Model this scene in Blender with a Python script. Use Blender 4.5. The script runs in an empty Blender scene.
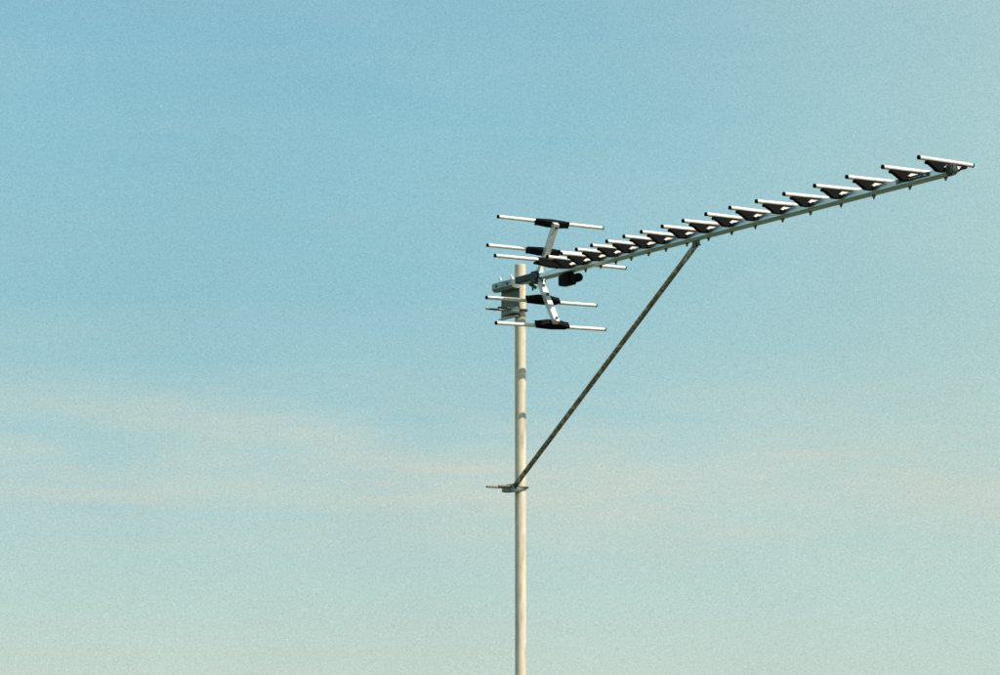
import bpy, bmesh, math, random
from mathutils import Vector, Matrix
R = math.radians
random.seed(7)
scene = bpy.context.scene
col = scene.collection

# ------------------------------------------------------------------ camera
CAM_Z = 1.65
cam_d = bpy.data.cameras.new('camera')
cam = bpy.data.objects.new('camera', cam_d)
col.objects.link(cam)
cam.location = (0, 0, CAM_Z)
cam.rotation_euler = (R(90 + 7.675), 0, 0)
cam_d.sensor_width = 36.0
cam_d.lens = 36.0 * 2801.15 / 1000.0
cam_d.clip_start = 0.1
cam_d.clip_end = 20000
scene.camera = cam

# ------------------------------------------------------------------ sky and sun
SUN_AZ = 60.0          # degrees to the right of "straight behind the camera"
SUN_EL = 43.5
sun_dir = Vector((math.sin(R(SUN_AZ)) * math.cos(R(SUN_EL)),
                  -math.cos(R(SUN_AZ)) * math.cos(R(SUN_EL)),
                  math.sin(R(SUN_EL))))
SUN_HEAD = math.degrees(math.atan2(sun_dir.x, sun_dir.y))   # compass heading of the sun from +Y
world = bpy.data.worlds.new('World')
scene.world = world
world.use_nodes = True
nt = world.node_tree
for n in list(nt.nodes):
    nt.nodes.remove(n)


def N(tree, kind, **kw):
    n = tree.nodes.new(kind)
    for k, v in kw.items():
        setattr(n, k, v)
    return n


def math_node(tree, op, a, b=None, c=None, clamp=False):
    n = N(tree, 'ShaderNodeMath', operation=op, use_clamp=clamp)
    for i, v in enumerate((a, b, c)):
        if v is None:
            continue
        if isinstance(v, (int, float)):
            n.inputs[i].default_value = v
        else:
            tree.links.new(v, n.inputs[i])
    return n.outputs[0]


def ramp(tree, fac, stops):
    n = N(tree, 'ShaderNodeValToRGB')
    el = n.color_ramp.elements
    while len(el) < len(stops):
        el.new(0.5)
    for e, (p, c) in zip(el, stops):
        e.position = p
        e.color = (*c, 1) if len(c) == 3 else c
    tree.links.new(fac, n.inputs[0])
    return n.outputs[0]


def mix(tree, fac, a, b, blend='MIX'):
    n = N(tree, 'ShaderNodeMix', data_type='RGBA', blend_type=blend)
    for sock, v in ((n.inputs[0], fac), (n.inputs[6], a), (n.inputs[7], b)):
        if isinstance(v, (int, float)):
            sock.default_value = v
        elif isinstance(v, tuple):
            sock.default_value = (*v, 1)
        else:
            tree.links.new(v, sock)
    return n.outputs[2]


sky = N(nt, 'ShaderNodeTexSky', sky_type='NISHITA')
sky.sun_disc = False
sky.sun_elevation = R(SUN_EL)
# sky texture: rotation 0 puts the sun at +Y, turning clockwise seen from above
sky.sun_rotation = math.atan2(sun_dir.x, sun_dir.y)
sky.altitude = 0
sky.air_density = 1.0
sky.dust_density = 1.0
sky.ozone_density = 1.5
geo = N(nt, 'ShaderNodeTexCoord')
sep = N(nt, 'ShaderNodeSeparateXYZ')
nt.links.new(geo.outputs['Generated'], sep.inputs[0])
el_deg = math_node(nt, 'MULTIPLY', math_node(nt, 'ARCSINE', sep.outputs[2]), 180 / math.pi)
az = math_node(nt, 'MULTIPLY', math_node(nt, 'ARCTAN2', sep.outputs[0], sep.outputs[1]), 180 / math.pi)
comb = N(nt, 'ShaderNodeCombineXYZ')
nt.links.new(math_node(nt, 'MULTIPLY', az, 0.12), comb.inputs[0])
# thin cloud streaks lie almost level and sink a little to the right
tilt_el = math_node(nt, 'MULTIPLY_ADD', az, 0.030, el_deg)
nt.links.new(math_node(nt, 'MULTIPLY', tilt_el, 0.85), comb.inputs[1])
comb.inputs[2].default_value = 1.3
streak = N(nt, 'ShaderNodeTexNoise', noise_dimensions='3D')
streak.inputs['Scale'].default_value = 1.0
streak.inputs['Detail'].default_value = 6.0
streak.inputs['Roughness'].default_value = 0.55
streak.inputs['Distortion'].default_value = 0.5
nt.links.new(comb.outputs[0], streak.inputs['Vector'])
soft = N(nt, 'ShaderNodeTexNoise', noise_dimensions='3D')
soft.inputs['Scale'].default_value = 14.0
soft.inputs['Detail'].default_value = 3.0
nt.links.new(geo.outputs['Generated'], soft.inputs['Vector'])
fine = N(nt, 'ShaderNodeTexNoise', noise_dimensions='3D')
fine.inputs['Scale'].default_value = 2100.0
fine.inputs['Detail'].default_value = 2.0
nt.links.new(geo.outputs['Generated'], fine.inputs['Vector'])


def lin(r, g, b, k=10.0):
    """Screen colour to scene light, for the 0.10 background strength."""
    f = lambda c: (c / 255 / 12.92 if c / 255 <= 0.04045 else ((c / 255 + 0.055) / 1.055) ** 2.4) * k
    return (f(r), f(g), f(b))


# milky air near the horizon, giving way to the clear sky above
haze = ramp(nt, math_node(nt, 'DIVIDE', el_deg, 20.0, clamp=True),
            [(0.0, lin(200, 213, 202, 1)), (0.12, lin(183, 211, 206, 1)), (0.27, lin(161, 203, 208, 1)),
             (0.42, lin(143, 194, 207, 1)), (0.75, lin(131, 188, 208, 1)), (1.0, lin(126, 182, 206, 1))])
hz10 = mix(nt, 1.0, haze, (10.0, 10.0, 10.0), 'MULTIPLY')
tint = mix(nt, 1.0, sky.outputs[0], (0.72, 0.95, 1.0), 'MULTIPLY')
clear_f = math_node(nt, 'DIVIDE', math_node(nt, 'SUBTRACT', el_deg, 12.0), 28.0, clamp=True)
clear = mix(nt, clear_f, hz10, tint)
# the veil is paler on the sun's side
dsun = math_node(nt, 'COSINE', math_node(nt, 'MULTIPLY', math_node(nt, 'SUBTRACT', az, SUN_HEAD), math.pi / 180))
mr = N(nt, 'ShaderNodeMapRange', interpolation_type='SMOOTHSTEP')
for k, v in ((1, -0.56), (2, -0.17), (3, 0.0), (4, 1.0)):
    mr.inputs[k].default_value = v
nt.links.new(dsun, mr.inputs[0])
veil = mr.outputs[0]
veil = math_node(nt, 'MULTIPLY', veil, math_node(nt, 'SUBTRACT', 1.0, math_node(nt, 'DIVIDE', el_deg, 90.0, clamp=True)))
clear = mix(nt, math_node(nt, 'MULTIPLY', veil, 0.95), clear, lin(189, 214, 206))
# layer of thin cirrus four to six degrees up
d = math_node(nt, 'SUBTRACT', tilt_el, 4.95)
band = math_node(nt, 'POWER', 2.718, math_node(nt, 'MULTIPLY', math_node(nt, 'MULTIPLY', d, d), -0.40))
st = math_node(nt, 'MULTIPLY', math_node(nt, 'SUBTRACT', streak.outputs[0], 0.26), 2.3, clamp=True)
# fine fibres drawn out along the wind
fcomb = N(nt, 'ShaderNodeCombineXYZ')
nt.links.new(math_node(nt, 'MULTIPLY', az, 0.45), fcomb.inputs[0])
nt.links.new(math_node(nt, 'MULTIPLY', math_node(nt, 'MULTIPLY_ADD', az, -0.05, el_deg), 4.2), fcomb.inputs[1])
fibre = N(nt, 'ShaderNodeTexNoise', noise_dimensions='3D')
fibre.inputs['Scale'].default_value = 1.0
fibre.inputs['Detail'].default_value = 5.0
fibre.inputs['Roughness'].default_value = 0.6
fibre.inputs['Distortion'].default_value = 0.7
nt.links.new(fcomb.outputs[0], fibre.inputs['Vector'])
st = math_node(nt, 'MULTIPLY', st, math_node(nt, 'MULTIPLY_ADD', fibre.outputs[0], 1.1, 0.45))
cloud = math_node(nt, 'MULTIPLY', math_node(nt, 'MULTIPLY_ADD', band, 0.86, 0.12), st, clamp=True)
skyc = mix(nt, cloud, clear, lin(200, 211, 202))
mott = math_node(nt, 'MULTIPLY_ADD', soft.outputs[0], 0.10, 0.95)
mott = math_node(nt, 'MULTIPLY', mott, math_node(nt, 'MULTIPLY_ADD', fine.outputs[0], 0.56, 0.72))
cmb = N(nt, 'ShaderNodeCombineColor')
for i in range(3):
    nt.links.new(mott, cmb.inputs[i])
skyc = mix(nt, 1.0, skyc, cmb.outputs[0], 'MULTIPLY')
bg = N(nt, 'ShaderNodeBackground')
bg.inputs['Strength'].default_value = 0.10
nt.links.new(skyc, bg.inputs['Color'])
wo = N(nt, 'ShaderNodeOutputWorld')
nt.links.new(bg.outputs[0], wo.inputs['Surface'])

sun_l = bpy.data.lights.new('sun', 'SUN')
sun_l.energy = 4.6
sun_l.angle = R(0.53)
sun_l.color = (1.0, 0.93, 0.82)
sun = bpy.data.objects.new('sun', sun_l)
sun.rotation_euler = (-sun_dir).to_track_quat('-Z', 'Y').to_euler()
sun.location = sun_dir * 50
col.objects.link(sun)

vs = scene.view_settings
vs.view_transform = 'Standard'
vs.look = 'None'
vs.exposure = 0.0
vs.gamma = 1.0
vs.use_curve_mapping = False


# ------------------------------------------------------------------ materials
def material(name, base, metallic=0.0, rough=0.5, var=0.12, scale=60.0, bump=0.0, spots=None, stretch=(1, 1, 1), spec=0.5):
    m = bpy.data.materials.new(name)
    m.use_nodes = True
    t = m.node_tree
    b = t.nodes['Principled BSDF']
    tc = N(t, 'ShaderNodeTexCoord')
    mp = N(t, 'ShaderNodeMapping')
    mp.inputs['Scale'].default_value = stretch
    t.links.new(tc.outputs['Object'], mp.inputs[0])
    nz = N(t, 'ShaderNodeTexNoise')
    nz.inputs['Scale'].default_value = scale
    nz.inputs['Detail'].default_value = 5
    nz.inputs['Roughness'].default_value = 0.65
    t.links.new(mp.outputs[0], nz.inputs['Vector'])
    dark = tuple(c * (1 - var) for c in base)
    light = tuple(min(1, c * (1 + var)) for c in base)
    cc = ramp(t, nz.outputs[0], [(0.3, dark), (0.7, light)])
    if spots:
        nz2 = N(t, 'ShaderNodeTexNoise')
        nz2.inputs['Scale'].default_value = spots[1]
        nz2.inputs['Detail'].default_value = 6
        t.links.new(mp.outputs[0], nz2.inputs['Vector'])
        f = ramp(t, nz2.outputs[0], [(spots[2], (0, 0, 0)), (spots[2] + 0.14, (1, 1, 1))])
        f = math_node(t, 'MULTIPLY', f, spots[3])
        cc = mix(t, f, cc, spots[0])
    t.links.new(cc, b.inputs['Base Color'])
    b.inputs['Metallic'].default_value = metallic
    rr = ramp(t, nz.outputs[0], [(0.25, (rough * 0.85,) * 3), (0.75, (min(1, rough * 1.15),) * 3)])
    t.links.new(rr, b.inputs['Roughness'])
    b.inputs['Specular IOR Level'].default_value = spec
    if bump:
        bp = N(t, 'ShaderNodeBump')
        bp.inputs['Strength'].default_value = bump
        bp.inputs['Distance'].default_value = 0.002
        t.links.new(nz.outputs[0], bp.inputs['Height'])
        t.links.new(bp.outputs[0], b.inputs['Normal'])
    return m


M = {
    'rod': material('weathered_aluminium_rod', (0.86, 0.80, 0.70), 0.25, 0.45, 0.09, 90, spots=((0.50, 0.45, 0.37), 40, 0.56, 0.6)),
    'boom': material('grey_aluminium_boom', (0.66, 0.77, 0.78), 1.0, 0.22, 0.12, 50, 0.05, stretch=(1, 0.2, 1), spots=((0.30, 0.31, 0.27), 22, 0.58, 0.55)),
    'sleeve': material('dull_zinc_sleeve', (0.30, 0.38, 0.36), 0.75, 0.38, 0.18, 60, 0.1, spots=((0.12, 0.15, 0.11), 40, 0.55, 0.6)),
    'arm': material('pale_aluminium_arm', (0.74, 0.74, 0.70), 0.35, 0.45, 0.10, 70, spots=((0.45, 0.43, 0.38), 45, 0.6, 0.5)),
    'mast': material('beige_painted_steel', (0.77, 0.66, 0.51), 0.0, 0.6, 0.12, 45, 0.12, stretch=(1, 1, 0.22), spots=((0.46, 0.36, 0.25), 42, 0.51, 0.6)),
    'plastic': material('black_plastic', (0.0035, 0.0035, 0.004), 0.0, 0.7, 0.25, 120, 0.1, spec=0.12),
    'capplastic': material('dark_green_grey_plastic', (0.055, 0.07, 0.06), 0.0, 0.45, 0.25, 120, 0.1),
    'galv': material('galvanised_steel', (0.085, 0.12, 0.085), 0.35, 0.45, 0.3, 80, 0.15, spots=((0.34, 0.26, 0.10), 70, 0.56, 0.7)),
    'strut': material('mottled_strut_tube', (0.23, 0.18, 0.11), 0.2, 0.5, 0.6, 90, 0.3, spots=((0.62, 0.55, 0.40), 62, 0.49, 0.85)),  # brown tube mottled with paler spots
    'hub': material('dark_blue_grey_hub', (0.020, 0.027, 0.036), 0.3, 0.45, 0.3, 90, 0.1, spots=((0.06, 0.08, 0.08), 60, 0.6, 0.6)),
    'bolt': material('zinc_bolt', (0.78, 0.76, 0.70), 0.7, 0.35, 0.1, 150),
    'thread': material('dark_threaded_steel', (0.16, 0.13, 0.09), 0.7, 0.5, 0.3, 200, 0.2),
    'patch': material('cream_patch', (0.78, 0.72, 0.62), 0.0, 0.5, 0.08, 90),
    'sticker': material('navy_sticker', (0.016, 0.020, 0.038), 0.0, 0.35, 0.15, 60),
    'print': material('pale_sticker_print', (0.62, 0.64, 0.66), 0.0, 0.5, 0.1, 60),
    'ground': material('dry_grass_ground', (0.055, 0.075, 0.03), 0.0, 0.95, 0.35, 0.8, 0.3, spots=((0.09, 0.085, 0.045), 0.25, 0.5, 0.8)),
    'concrete': material('concrete', (0.36, 0.35, 0.32), 0.0, 0.9, 0.15, 12, 0.3),
}


# ------------------------------------------------------------------ mesh helpers
def frame(axis):
    axis = axis.normalized()
    up = Vector((0, 0, 1)) if abs(axis.z) < 0.9 else Vector((1, 0, 0))
    a = axis.cross(up).normalized()
    return a, axis.cross(a).normalized()


def tube(bm, p0, p1, r0, r1=None, seg=20, caps=True, rings=1):
    """Solid round bar or cone; end edges slightly rounded by extra rings."""
    r1 = r0 if r1 is None else r1
    p0, p1 = Vector(p0), Vector(p1)
    a, b = frame(p1 - p0)
    rows = []
    for k in range(rings + 1):
        t = k / rings
        p = p0.lerp(p1, t)
        r = r0 + (r1 - r0) * t
        rows.append([bm.verts.new(p + (a * math.cos(q) + b * math.sin(q)) * r)
                     for q in (2 * math.pi * i / seg for i in range(seg))])
    for u, v in zip(rows, rows[1:]):
        for i in range(seg):
            bm.faces.new((u[i], u[(i + 1) % seg], v[(i + 1) % seg], v[i]))
    if caps:
        bm.faces.new(rows[0][::-1])
        bm.faces.new(rows[-1])


def lathe(bm, p0, axis, prof, seg=20):
    """Round body: prof is a list of (distance along axis, radius)."""
    p0, axis = Vector(p0), Vector(axis).normalized()
    a, b = frame(axis)
    rows = [[bm.verts.new(p0 + axis * h + (a * math.cos(q) + b * math.sin(q)) * r)
             for q in (2 * math.pi * i / seg for i in range(seg))] for h, r in prof]
    for u, v in zip(rows, rows[1:]):
        for i in range(seg):
            bm.faces.new((u[i], u[(i + 1) % seg], v[(i + 1) % seg], v[i]))
    bm.faces.new(rows[0][::-1])
    bm.faces.new(rows[-1])


def prism(bm, prof, o, ax, ay, az, depth):
    """Extrude the 2-D outline prof (in the ax, ay plane at o) by depth along az, centred."""
    o, ax, ay, az = Vector(o), Vector(ax), Vector(ay), Vector(az)
    f = [bm.verts.new(o + ax * x + ay * y - az * depth / 2) for x, y in prof]
    g = [bm.verts.new(o + ax * x + ay * y + az * depth / 2) for x, y in prof]
    n = len(prof)
    bm.faces.new(f[::-1])
    bm.faces.new(g)
    for i in range(n):
        bm.faces.new((f[i], f[(i + 1) % n], g[(i + 1) % n], g[i]))


def box(bm, c, s, rot=None, bev=0.0):
    m = Matrix.Translation(Vector(c)) @ (rot.to_4x4() if rot else Matrix()) @ Matrix.Diagonal((*s, 1))
    r = bmesh.ops.create_cube(bm, size=1, matrix=m)
    if bev:
        es = list({e for v in r['verts'] for e in v.link_edges})
        bmesh.ops.bevel(bm, geom=es, offset=bev, segments=2, affect='EDGES', profile=0.6)


def sweep(bm, pts, r, seg=12):
    """Round rod bent through pts."""
    pts = [Vector(p) for p in pts]
    rows = []
    ref = None
    for i, p in enumerate(pts):
        d = (pts[min(i + 1, len(pts) - 1)] - pts[max(i - 1, 0)]).normalized()
        if ref is None:
            a, b = frame(d)
        else:
            a = (ref - d * ref.dot(d)).normalized()
            b = d.cross(a)
        ref = a
        rows.append([bm.verts.new(p + (a * math.cos(q) + b * math.sin(q)) * r)
                     for q in (2 * math.pi * k / seg for k in range(seg))])
    for u, v in zip(rows, rows[1:]):
        for i in range(seg):
            bm.faces.new((u[i], u[(i + 1) % seg], v[(i + 1) % seg], v[i]))
    bm.faces.new(rows[0][::-1])
    bm.faces.new(rows[-1])


def mesh(name, bm, mat, bevel=0.0):
    if bevel:
        es = [e for e in bm.edges if len(e.link_faces) == 2 and e.calc_face_angle(0) > R(30)]
        bmesh.ops.bevel(bm, geom=es, offset=bevel, segments=2, affect='EDGES', profile=0.6)
    bmesh.ops.recalc_face_normals(bm, faces=bm.faces)
    me = bpy.data.meshes.new(name)
    bm.to_mesh(me)
    bm.free()
    me.polygons.foreach_set('use_smooth', [True] * len(me.polygons))
    me.set_sharp_from_angle(angle=R(14 if bevel else 38))
    me.materials.append(M[mat])
    return me


def obj(name, me, parent=None, loc=(0, 0, 0), rot=(0, 0, 0)):
    o = bpy.data.objects.new(name, me)
    col.objects.link(o)
    o.parent = parent
    o.location = loc
    o.rotation_euler = rot
    return o


def tag(o, label, cat):
    o['label'] = label
    o['category'] = cat
    return o


# ------------------------------------------------------------------ ground (below the frame)
bm = bmesh.new()
bmesh.ops.create_grid(bm, x_segments=24, y_segments=24, size=6000)
g = obj('ground', mesh('ground', bm, 'ground'))
g['kind'] = 'structure'

# ------------------------------------------------------------------ frame of the antenna
BETA = R(30.393)
P0 = Vector((20 / 2801.15 * 10.0, 10.0, CAM_Z + 1.5869))
E_ = Vector((math.cos(BETA), math.sin(BETA), 0))
B_ = Vector((math.sin(BETA), -math.cos(BETA), 0))
# antenna local frame: x across (along the rods), -y forward along the boom, z up
MAST_E, MAST_S, MAST_R = 0.045, -0.072, 0.0200
mast_xy = P0 + E_ * MAST_E + B_ * MAST_S


def L(e, s, z):
    return Vector((e, -s, z))


# ------------------------------------------------------------------ mast
mast = obj('antenna_mast', None, loc=(mast_xy.x, mast_xy.y, 0.0), rot=(0, 0, BETA))
tag(mast, 'tall slim beige steel pole carrying the rod antenna', 'pole')
top = P0.z + 0.040
bm = bmesh.new()
seg = 32
prof = [(0.02, MAST_R), (top * 0.5, MAST_R), (top - 0.0015, MAST_R), (top, MAST_R - 0.0012),
        (top, MAST_R - 0.0032), (top - 0.06, MAST_R - 0.0032)]
lathe(bm, (0, 0, 0), (0, 0, 1), prof, seg)
obj('pole', mesh('pole', bm, 'mast'), mast)
bm = bmesh.new()
box(bm, (0, 0, 0.012), (0.22, 0.22, 0.024), bev=0.004)
bp_ = obj('base_plate', mesh('base_plate', bm, 'galv'), mast)
bm = bmesh.new()
lathe(bm, (0, 0, 0), (0, 0, 1), [(0, 0.012), (0.014, 0.012), (0.014, 0.006), (0.034, 0.006)], 6)
nut_me = mesh('anchor_bolt', bm, 'bolt')
for sx in (-1, 1):
    for sy in (-1, 1):
        obj('anchor_bolt', nut_me, bp_, (sx * 0.085, sy * 0.085, 0.0245))

# ------------------------------------------------------------------ antenna
ant = obj('yagi_antenna', None, loc=P0, rot=(0, 0, BETA))
tag(ant, 'long aluminium television antenna with many short rods on a boom, braced to the pole', 'antenna')

BT, BB = -0.0255, -0.0515           # top and bottom of the boom
BZ = (BT + BB) / 2
BW = 0.0125                         # half width of the boom
S_END, S_REAR = 2.412, -0.172


def boom_prof(gx=0.0, gz=0.0):
    w, t, b = BW + gx, BT + gz, BB - gz
    ch = 0.0088
    return [(-w, b + ch), (-w + ch * 0.7, b), (w - ch * 0.7, b), (w, b + ch),
            (w, t - 0.003), (w - 0.003, t), (-w + 0.003, t), (-w, t - 0.003)]


bm = bmesh.new()
prism(bm, boom_prof(), (0, -(S_END + 0.02) / 2, 0), (1, 0, 0), (0, 0, 1), (0, 1, 0), S_END - 0.02)
boom = obj('boom', mesh('boom', bm, 'boom', 0.0012), ant)

# rear clamp sleeve, thicker than the boom
bm = bmesh.new()
w, t, b = BW + 0.004, BT + 0.003, BB - 0.003
pr = [(-w, b + 0.010), (-w + 0.009, b), (w - 0.009, b), (w, b + 0.010), (w, t - 0.004), (w - 0.004, t), (-w + 0.004, t), (-w, t - 0.004)]
prism(bm, pr, (0, 0.102, 0), (1, 0, 0), (0, 0, 1), (0, 1, 0), 0.140)
sleeve = obj('rear_sleeve', mesh('rear_sleeve', bm, 'sleeve', 0.003), ant)
for s in (-0.140, -0.062):
    bm = bmesh.new()
    lathe(bm, L(-w - 0.0002, s, BZ + 0.003), (-1, 0, 0), [(0, 0.0055), (0.0022, 0.0055), (0.0030, 0.0040)], 14)
    obj('rivet', mesh('rivet', bm, 'thread'), sleeve)
    bm = bmesh.new()
    p = L(0.000, s + 0.012, t)
    lathe(bm, p, (-0.15, 0.55, 1), [(-0.004, 0.0075), (0.007, 0.0075), (0.0075, 0.0045), (0.022, 0.0045)], 10)
    obj('bolt', mesh('bolt', bm, 'bolt'), sleeve)

# dark hub that grips the boom and roots the two reflector arms
bm = bmesh.new()
w2 = BW + 0.006
prism(bm, [(-w2, BZ - 0.004), (-w2 + 0.003, BZ - 0.007), (w2 - 0.003, BZ - 0.007), (w2, BZ - 0.004), (w2, BT + 0.005), (-w2, BT + 0.005)], (0, -0.070, 0), (1, 0, 0), (0, 0, 1), (0, 1, 0), 0.150)
box(bm, (0, -0.128, BZ), (0.044, 0.034, 0.044))
hub = obj('reflector_hub', mesh('reflector_hub', bm, 'hub', 0.003), ant)
bm = bmesh.new()
lathe(bm, (-0.004, -0.098, BB - 0.030), (0, 0, 1), [(0, 0.0035), (0.030, 0.0035)], 10)
box(bm, (-0.004, -0.098, BB - 0.013), (0.034, 0.006, 0.012), rot=Matrix.Rotation(R(24), 3, 'Y'), bev=0.002)
obj('wing_nut', mesh('wing_nut', bm, 'galv'), hub)
for z in (BT + 0.0055,):
    bm = bmesh.new()
    lathe(bm, (0.002, -0.118, z), (0, 0, 1), [(0, 0.008), (0.006, 0.008), (0.007, 0.004), (0.016, 0.004)], 6)
    obj('bolt', mesh('bolt', bm, 'bolt'), hub)

# ------------------------------------------------------------------ rods: directors, reflectors, dipole
RR = 0.0066


def rod_mesh(half, name='director'):
    bm = bmesh.new()
    tube(bm, (-half + 0.003, 0, 0), (half - 0.003, 0, 0), RR, seg=20, rings=4)
    return mesh(name, bm, 'rod')


def cap_mesh():
    bm = bmesh.new()
    lathe(bm, (0, 0, 0), (1, 0, 0), [(0, RR - 0.0003), (0.0068, RR - 0.0003), (0.0070, RR + 0.0003), (0.0080, RR + 0.0003), (0.0088, RR - 0.0008)], 18)
    return mesh('end_cap', bm, 'plastic')


def mount_mesh(half=0.070, foot=0.032, low=BT + 0.0042, d=0.018, name='mount', collar=False, hook=0.0):
    """Winged rod holder: a trough under the rod that tapers down to a narrow foot.
    Origin on the rod's axis; low = height of the foot below that axis."""
    bm = bmesh.new()
    pr = []
    nseg = 6
    pr.append((-half + 0.002, -RR + 0.0008))
    pr.append((-half - 0.0025, -RR - 0.0015))
    pr.append((-half - 0.0030, -RR - 0.0045))
    pr.append((-half, -RR - 0.0075))
    bot = low - hook
    for i in range(nseg + 1):
        q = i / nseg
        x = -half + 0.006 + (half - 0.006 - foot) * q
        pr.append((x, -RR - 0.0080 + (bot + RR + 0.0080) * (q ** 1.1)))
    if hook:
        pr.append((-BW - 0.0012, bot - 0.0005))
        pr.append((-BW - 0.0012, low))
    right = [(-x, z) for x, z in reversed(pr)]
    prism(bm, pr + right, (0, 0, 0), (1, 0, 0), (0, 0, 1), (0, 1, 0), d)
    # round knuckles at the wing tips
    for sg in (-1, 1):
        lathe(bm, (sg * (half - 0.001), -d / 2 - 0.001, -RR - 0.0035), (0, 1, 0), [(0, 0.0040), (0.002, 0.0052), (d, 0.0052), (d + 0.002, 0.0040)], 14)
    if collar:
        lathe(bm, (-half + 0.004, 0, 0), (1, 0, 0), [(0, 0.0085), (0.004, 0.0095), (half - 0.004, 0.0120), (half * 2 - 0.012, 0.0095), (half * 2 - 0.008, 0.0085)], 16)
    return mesh(name, bm, 'plastic', 0.0)


def patch_mesh():  # thin cream plate forming the pale patch on the mount's front
    bm = bmesh.new()
    prism(bm, [(-0.016, -0.0208), (0.038, -0.0208), (0.046, -0.0118), (-0.004, -0.0118)], (0, -0.0108, 0), (1, 0, 0), (0, 0, 1), (0, 1, 0), 0.003)
    return mesh('pale_patch', bm, 'patch', 0.0005)


def screw_mesh():
    bm = bmesh.new()
    lathe(bm, (0, 0, 0), (0, 0, -1), [(0, 0.0058), (0.0035, 0.0058), (0.004, 0.0034), (0.0095, 0.0032), (0.0105, 0.0020)], 8)
    return mesh('screw', bm, 'thread')


HD = -0.0042
S = [2.398, 2.233, 2.062, 1.902, 1.746, 1.602, 1.458, 1.327, 1.197, 1.073, 0.949, 0.846, 0.737, 0.641, 0.543, 0.446, 0.352]
d_me = rod_mesh(0.0985)
c_me, m_me, sa_me, sc_me = cap_mesh(), mount_mesh(0.068, 0.031, hook=0.0115), patch_mesh(), screw_mesh()
for i, s in enumerate(S):
    tl = 0.022 if i == 0 else random.uniform(-0.014, 0.014)
    dz = -0.0022 if i == 0 else 0.0
    yaw = random.uniform(-0.02, 0.02)
    rod = obj('director', d_me, ant, (0, -s, HD + dz), (0, tl, yaw))
    obj('end_cap', c_me, rod, (0.0925, 0, 0))
    obj('end_cap', c_me, rod, (-0.0925, 0, 0), (0, 0, math.pi))
    obj('mount', m_me, rod)
    obj('pale_patch', sa_me, rod)
    if i != 16:
        obj('screw', sc_me, rod, (random.uniform(-.001, .001), 0, BB - 0.0008 - HD - dz), (0, -tl, 0))

# reflectors: two rods on each of the two arms, the arms open forward like a V
n_up = Vector((0, -0.83, -0.56)).normalized()      # from rod towards the upper arm (forward and down)
n_lo = Vector((0, -0.83, 0.56)).normalized()
REF = [(0.2164, 0.1482, 0.2188, 1, 0.0058), (0.1545, 0.0560, 0.2260, 1, 0.0),
       (0.1537, -0.1278, 0.2293, -1, -0.0127), (0.2160, -0.2241, 0.2273, -1, -0.0190)]
rm_me = mount_mesh(0.066, 0.024, -0.024, 0.022, 'reflector_mount', True)
for (s, z, h, up, tl) in REF:
    me = rod_mesh(h - 0.0015, 'reflector')
    rod = obj('reflector', me, ant, (0, -s, z), (0, tl, 0))
    obj('end_cap', c_me, rod, (h - 0.0075, 0, 0))
    obj('end_cap', c_me, rod, (-h + 0.0075, 0, 0), (0, 0, math.pi))
    n = n_up if up > 0 else n_lo
    # mount's local -z must point along n: rotate about x
    ang = math.atan2(n.y, -n.z)
    obj('mount', rm_me, rod, rot=(ang, 0, 0))
AD = Vector((0, -0.062, 0.0922)).normalized()
for up in (1, -1):
    ad = Vector((0, AD.y, AD.z * up))
    n = n_up if up > 0 else n_lo
    s0, z0 = (0.2164, 0.1482) if up > 0 else (0.2160, -0.2241)
    tip = L(0, s0, z0) + n * 0.034 + ad * 0.012
    length = 0.205
    root = tip - ad * length
    mid = (tip + root) / 2
    bm = bmesh.new()
    prism(bm, [(-0.0105, -0.009), (0.0105, -0.009), (0.0105, 0.009), (-0.0105, 0.009)], mid, (1, 0, 0), n, ad, length)
    arm = obj('reflector_arm', mesh('reflector_arm', bm, 'arm', 0.0018), ant)
    spots = [0.012, 0.123, 0.165, 0.190] if up < 0 else [0.012, 0.123]
    for k, q in enumerate(spots):
        bm = bmesh.new()
        p = tip - ad * q + n * 0.0092 + Vector((0.001, 0, 0))
        lathe(bm, p, n, [(0, 0.0055), (0.004, 0.0055), (0.0045, 0.0035), (0.007, 0.0033)], 8)
        obj('screw', mesh('arm_screw', bm, 'thread'), arm)

# driven dipole with its housing
dip_me = rod_mesh(0.2695, 'dipole')
dip = obj('dipole', dip_me, ant, (0, -0.2844, -0.0032))
obj('end_cap', c_me, dip, (0.2635, 0, 0))
obj('end_cap', c_me, dip, (-0.2635, 0, 0), (0, 0, math.pi))
dm = mount_mesh(0.100, 0.040, BT + 0.0032, 0.036, 'dipole_housing', True)
obj('dipole_housing', dm, dip)
# black terminal box under the boom with a round connector pointing forward
bm = bmesh.new()
box(bm, (0, -0.326, BB - 0.0225), (0.038, 0.070, 0.040), bev=0.009)
box(bm, (0, -0.326, BB - 0.004), (0.028, 0.052, 0.010), bev=0.002)
tb = obj('terminal_box', mesh('terminal_box', bm, 'plastic'), ant)
bm = bmesh.new()
lathe(bm, (0, -0.356, BB - 0.0225), (0, -1, 0), [(0, 0.012), (0.012, 0.012), (0.014, 0.0150), (0.036, 0.0160), (0.050, 0.0150), (0.056, 0.010)], 18)
obj('cable_gland', mesh('cable_gland', bm, 'plastic'), tb)

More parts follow.
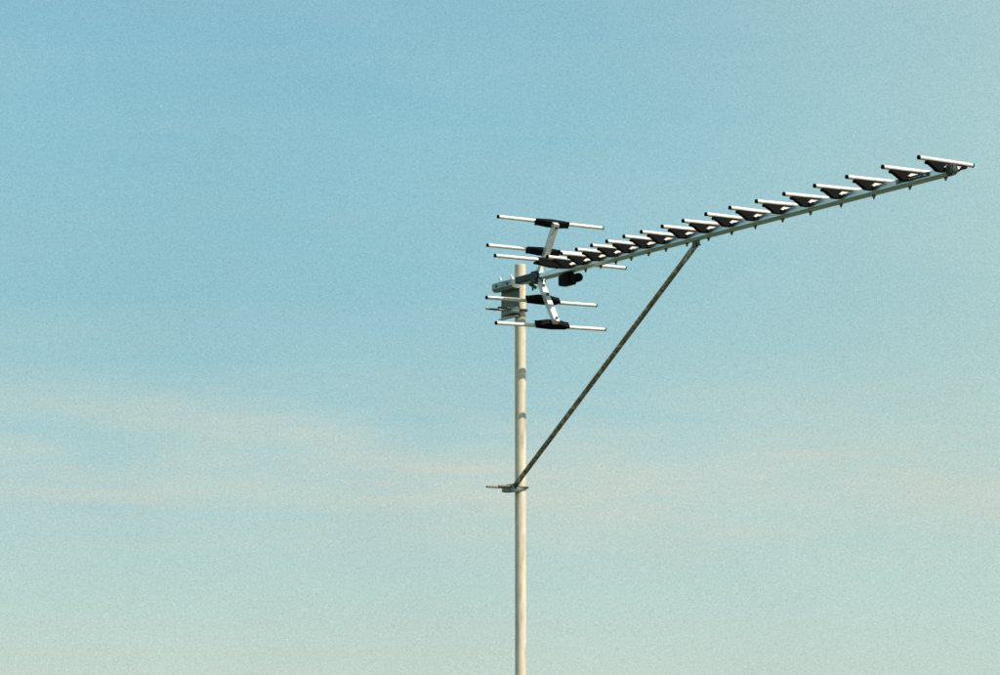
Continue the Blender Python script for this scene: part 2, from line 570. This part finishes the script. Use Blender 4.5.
# ribbed plug in the front end of the boom
bm = bmesh.new()
ribs = 18
prof = []
for i in range(ribs * 2):
    q = 2 * math.pi * i / (ribs * 2)
    r = 0.0178 if i % 2 else 0.0162
    prof.append((r * 0.78 * math.cos(q), r * math.sin(q)))
prism(bm, prof, (0, -(S_END + 0.011), -0.0345), (1, 0, 0), (0, 0, 1), (0, 1, 0), 0.024)
lathe(bm, (0, -(S_END + 0.023), -0.0345), (0, -1, 0), [(0, 0.011), (0.003, 0.0095), (0.0045, 0.005)], 18)
for x in (-0.006, 0.0, 0.006):
    box(bm, (x, -(S_END + 0.0255), -0.0345), (0.002, 0.006, 0.024), bev=0.0005)
obj('end_plug', mesh('end_plug', bm, 'capplastic'), boom)

# printed strip on the side of the boom, between the last two directors
bm = bmesh.new()
box(bm, (-BW - 0.0004, -2.262, BT - 0.0082), (0.0006, 0.156, 0.0130))
obj('sticker', mesh('sticker', bm, 'sticker'), boom)
bm = bmesh.new()
x = -BW - 0.0009


def dash(s, z, ls, lz):
    box(bm, (x, -s, BT - 0.0082 + z), (0.0004, ls, lz))


dash(2.192, 0.0026, .010, .0012)
dash(2.192, -0.0026, .010, .0012)
dash(2.1875, 0, .0012, .0052)
dash(2.1965, 0, .0012, .0052)
for k, (s, ls) in enumerate([(2.214, .006), (2.223, .006), (2.232, .004), (2.247, .009), (2.258, .005), (2.270, .011), (2.281, .005), (2.292, .007), (2.301, .004)]):
    dash(s, 0.0006, ls, 0.0024)
dash(2.318, 0.0004, 0.012, 0.0046)
obj('sticker_print', mesh('sticker_print', bm, 'print'), boom)


# ------------------------------------------------------------------ clamps on the pole
def clamp(name, s_c, z_c, plate_s, plate_z, long_rod, spread=0.0245, jaw=True):
    """Plate beside the pole, held by a bolt bent round the pole's far side."""
    e_plate = MAST_E - MAST_R - 0.0035
    bm = bmesh.new()
    s0, s1 = plate_s
    z0, z1 = plate_z
    box(bm, L(e_plate, (s0 + s1) / 2, (z0 + z1) / 2), (0.0045, s1 - s0, z1 - z0))
    br = obj(name, mesh(name, bm, 'galv', 0.0008), ant)
    # folded pale lips along the upper and lower edge
    for zz in (z1 - 0.0022, z0 + 0.0022):
        bm = bmesh.new()
        box(bm, L(e_plate - 0.0095, (s0 + s1) / 2, zz), (0.0140, s1 - s0 - 0.002, 0.004), bev=0.0008)
        obj('bracket_lip', mesh('bracket_lip', bm, 'arm'), br)
    # bent bolt
    pts = [L(long_rod, s_c - spread, z_c)]
    pts.append(L(MAST_E, s_c - spread, z_c))
    for k in range(1, 12):
        q = math.pi * k / 12
        pts.append(L(MAST_E + math.sin(q) * spread, s_c - math.cos(q) * spread, z_c))
    pts.append(L(MAST_E, s_c + spread, z_c))
    pts.append(L(long_rod + 0.022, s_c + spread, z_c))
    bm = bmesh.new()
    sweep(bm, pts, 0.0038)
    obj('u_bolt', mesh('u_bolt', bm, 'thread'), br)
    for sg in (-1, 1):
        bm = bmesh.new()
        lathe(bm, L(e_plate - 0.0025, s_c + sg * spread, z_c), (-1, 0, 0), [(0, 0.0085), (0.0015, 0.0085), (0.0015, 0.0072), (0.008, 0.0072)], 6)
        obj('nut', mesh('nut', bm, 'bolt'), br)
    if jaw:
        # toothed jaw pressed against the pole
        bm = bmesh.new()
        box(bm, L(e_plate - 0.018, s_c, z_c - 0.0065), (0.030, 0.078, 0.022), bev=0.003)
        for k in range(7):
            box(bm, L(e_plate - 0.0335, s_c - 0.033 + k * 0.011, z_c - 0.0065), (0.004, 0.005, 0.018))
        obj('clamp_jaw', mesh('clamp_jaw', bm, 'sleeve'), br)
    return br


br = clamp('mast_bracket', MAST_S, -0.1285, (-0.166, -0.038), (-0.156, -0.048), -0.085)
st_z = -0.7745
sb = clamp('strut_clamp', MAST_S + 0.004, st_z, (-0.112, -0.040), (st_z - 0.016, st_z + 0.013), -0.085, jaw=True)

# ------------------------------------------------------------------ brace from the boom down to the pole
a = L(0.002, 1.135, BB - 0.004)
b = L(0.006, -0.030, st_z + 0.013)
dv = (b - a).normalized()
bm = bmesh.new()
tube(bm, a + dv * 0.16, b - dv * 0.06, 0.0088, seg=18, rings=10)
strut = obj('support_strut', mesh('support_strut', bm, 'strut'), ant)
side = Vector((1, 0, 0))
wv = dv.cross(side).normalized()
for p0, p1, nm in ((a - dv * 0.004, a + dv * 0.162, 'strut_tongue'), (b + dv * 0.012, b - dv * 0.062, 'strut_tongue')):
    bm = bmesh.new()
    rows = []
    for k in range(9):
        q = k / 8
        f = min(1.0, max(0.0, (q - 0.35) / 0.6))
        f = f * f * (3 - 2 * f)
        wx = 0.0025 + (0.0088 - 0.0025) * f
        ww = 0.0135 + (0.0088 - 0.0135) * f
        p = p0.lerp(p1, q)
        rows.append([bm.verts.new(p + side * math.cos(t_) * wx + wv * math.sin(t_) * ww)
                     for t_ in (2 * math.pi * j / 16 for j in range(16))])
    for u, v in zip(rows, rows[1:]):
        for j in range(16):
            bm.faces.new((u[j], u[(j + 1) % 16], v[(j + 1) % 16], v[j]))
    bm.faces.new(rows[0][::-1])
    bm.faces.new(rows[-1])
    obj(nm, mesh(nm, bm, 'strut'), strut)
# lug and bolt that hold the brace to the boom, and the bolt at the pole end
bm = bmesh.new()
box(bm, a + Vector((-0.0045, 0.006, -0.004)), (0.004, 0.040, 0.022), bev=0.001)
lathe(bm, a + Vector((-0.012, 0.004, -0.008)), (1, 0, 0), [(0, 0.006), (0.005, 0.006), (0.005, 0.0032), (0.024, 0.0032)], 8)
obj('strut_lug', mesh('strut_lug', bm, 'galv'), strut)
bm = bmesh.new()
lathe(bm, b + Vector((-0.016, 0, -0.010)), (1, 0, 0), [(0, 0.0085), (0.008, 0.0085), (0.008, 0.0130), (0.0105, 0.0130), (0.0105, 0.004), (0.026, 0.004)], 8)
obj('strut_bolt', mesh('strut_bolt', bm, 'thread'), strut)
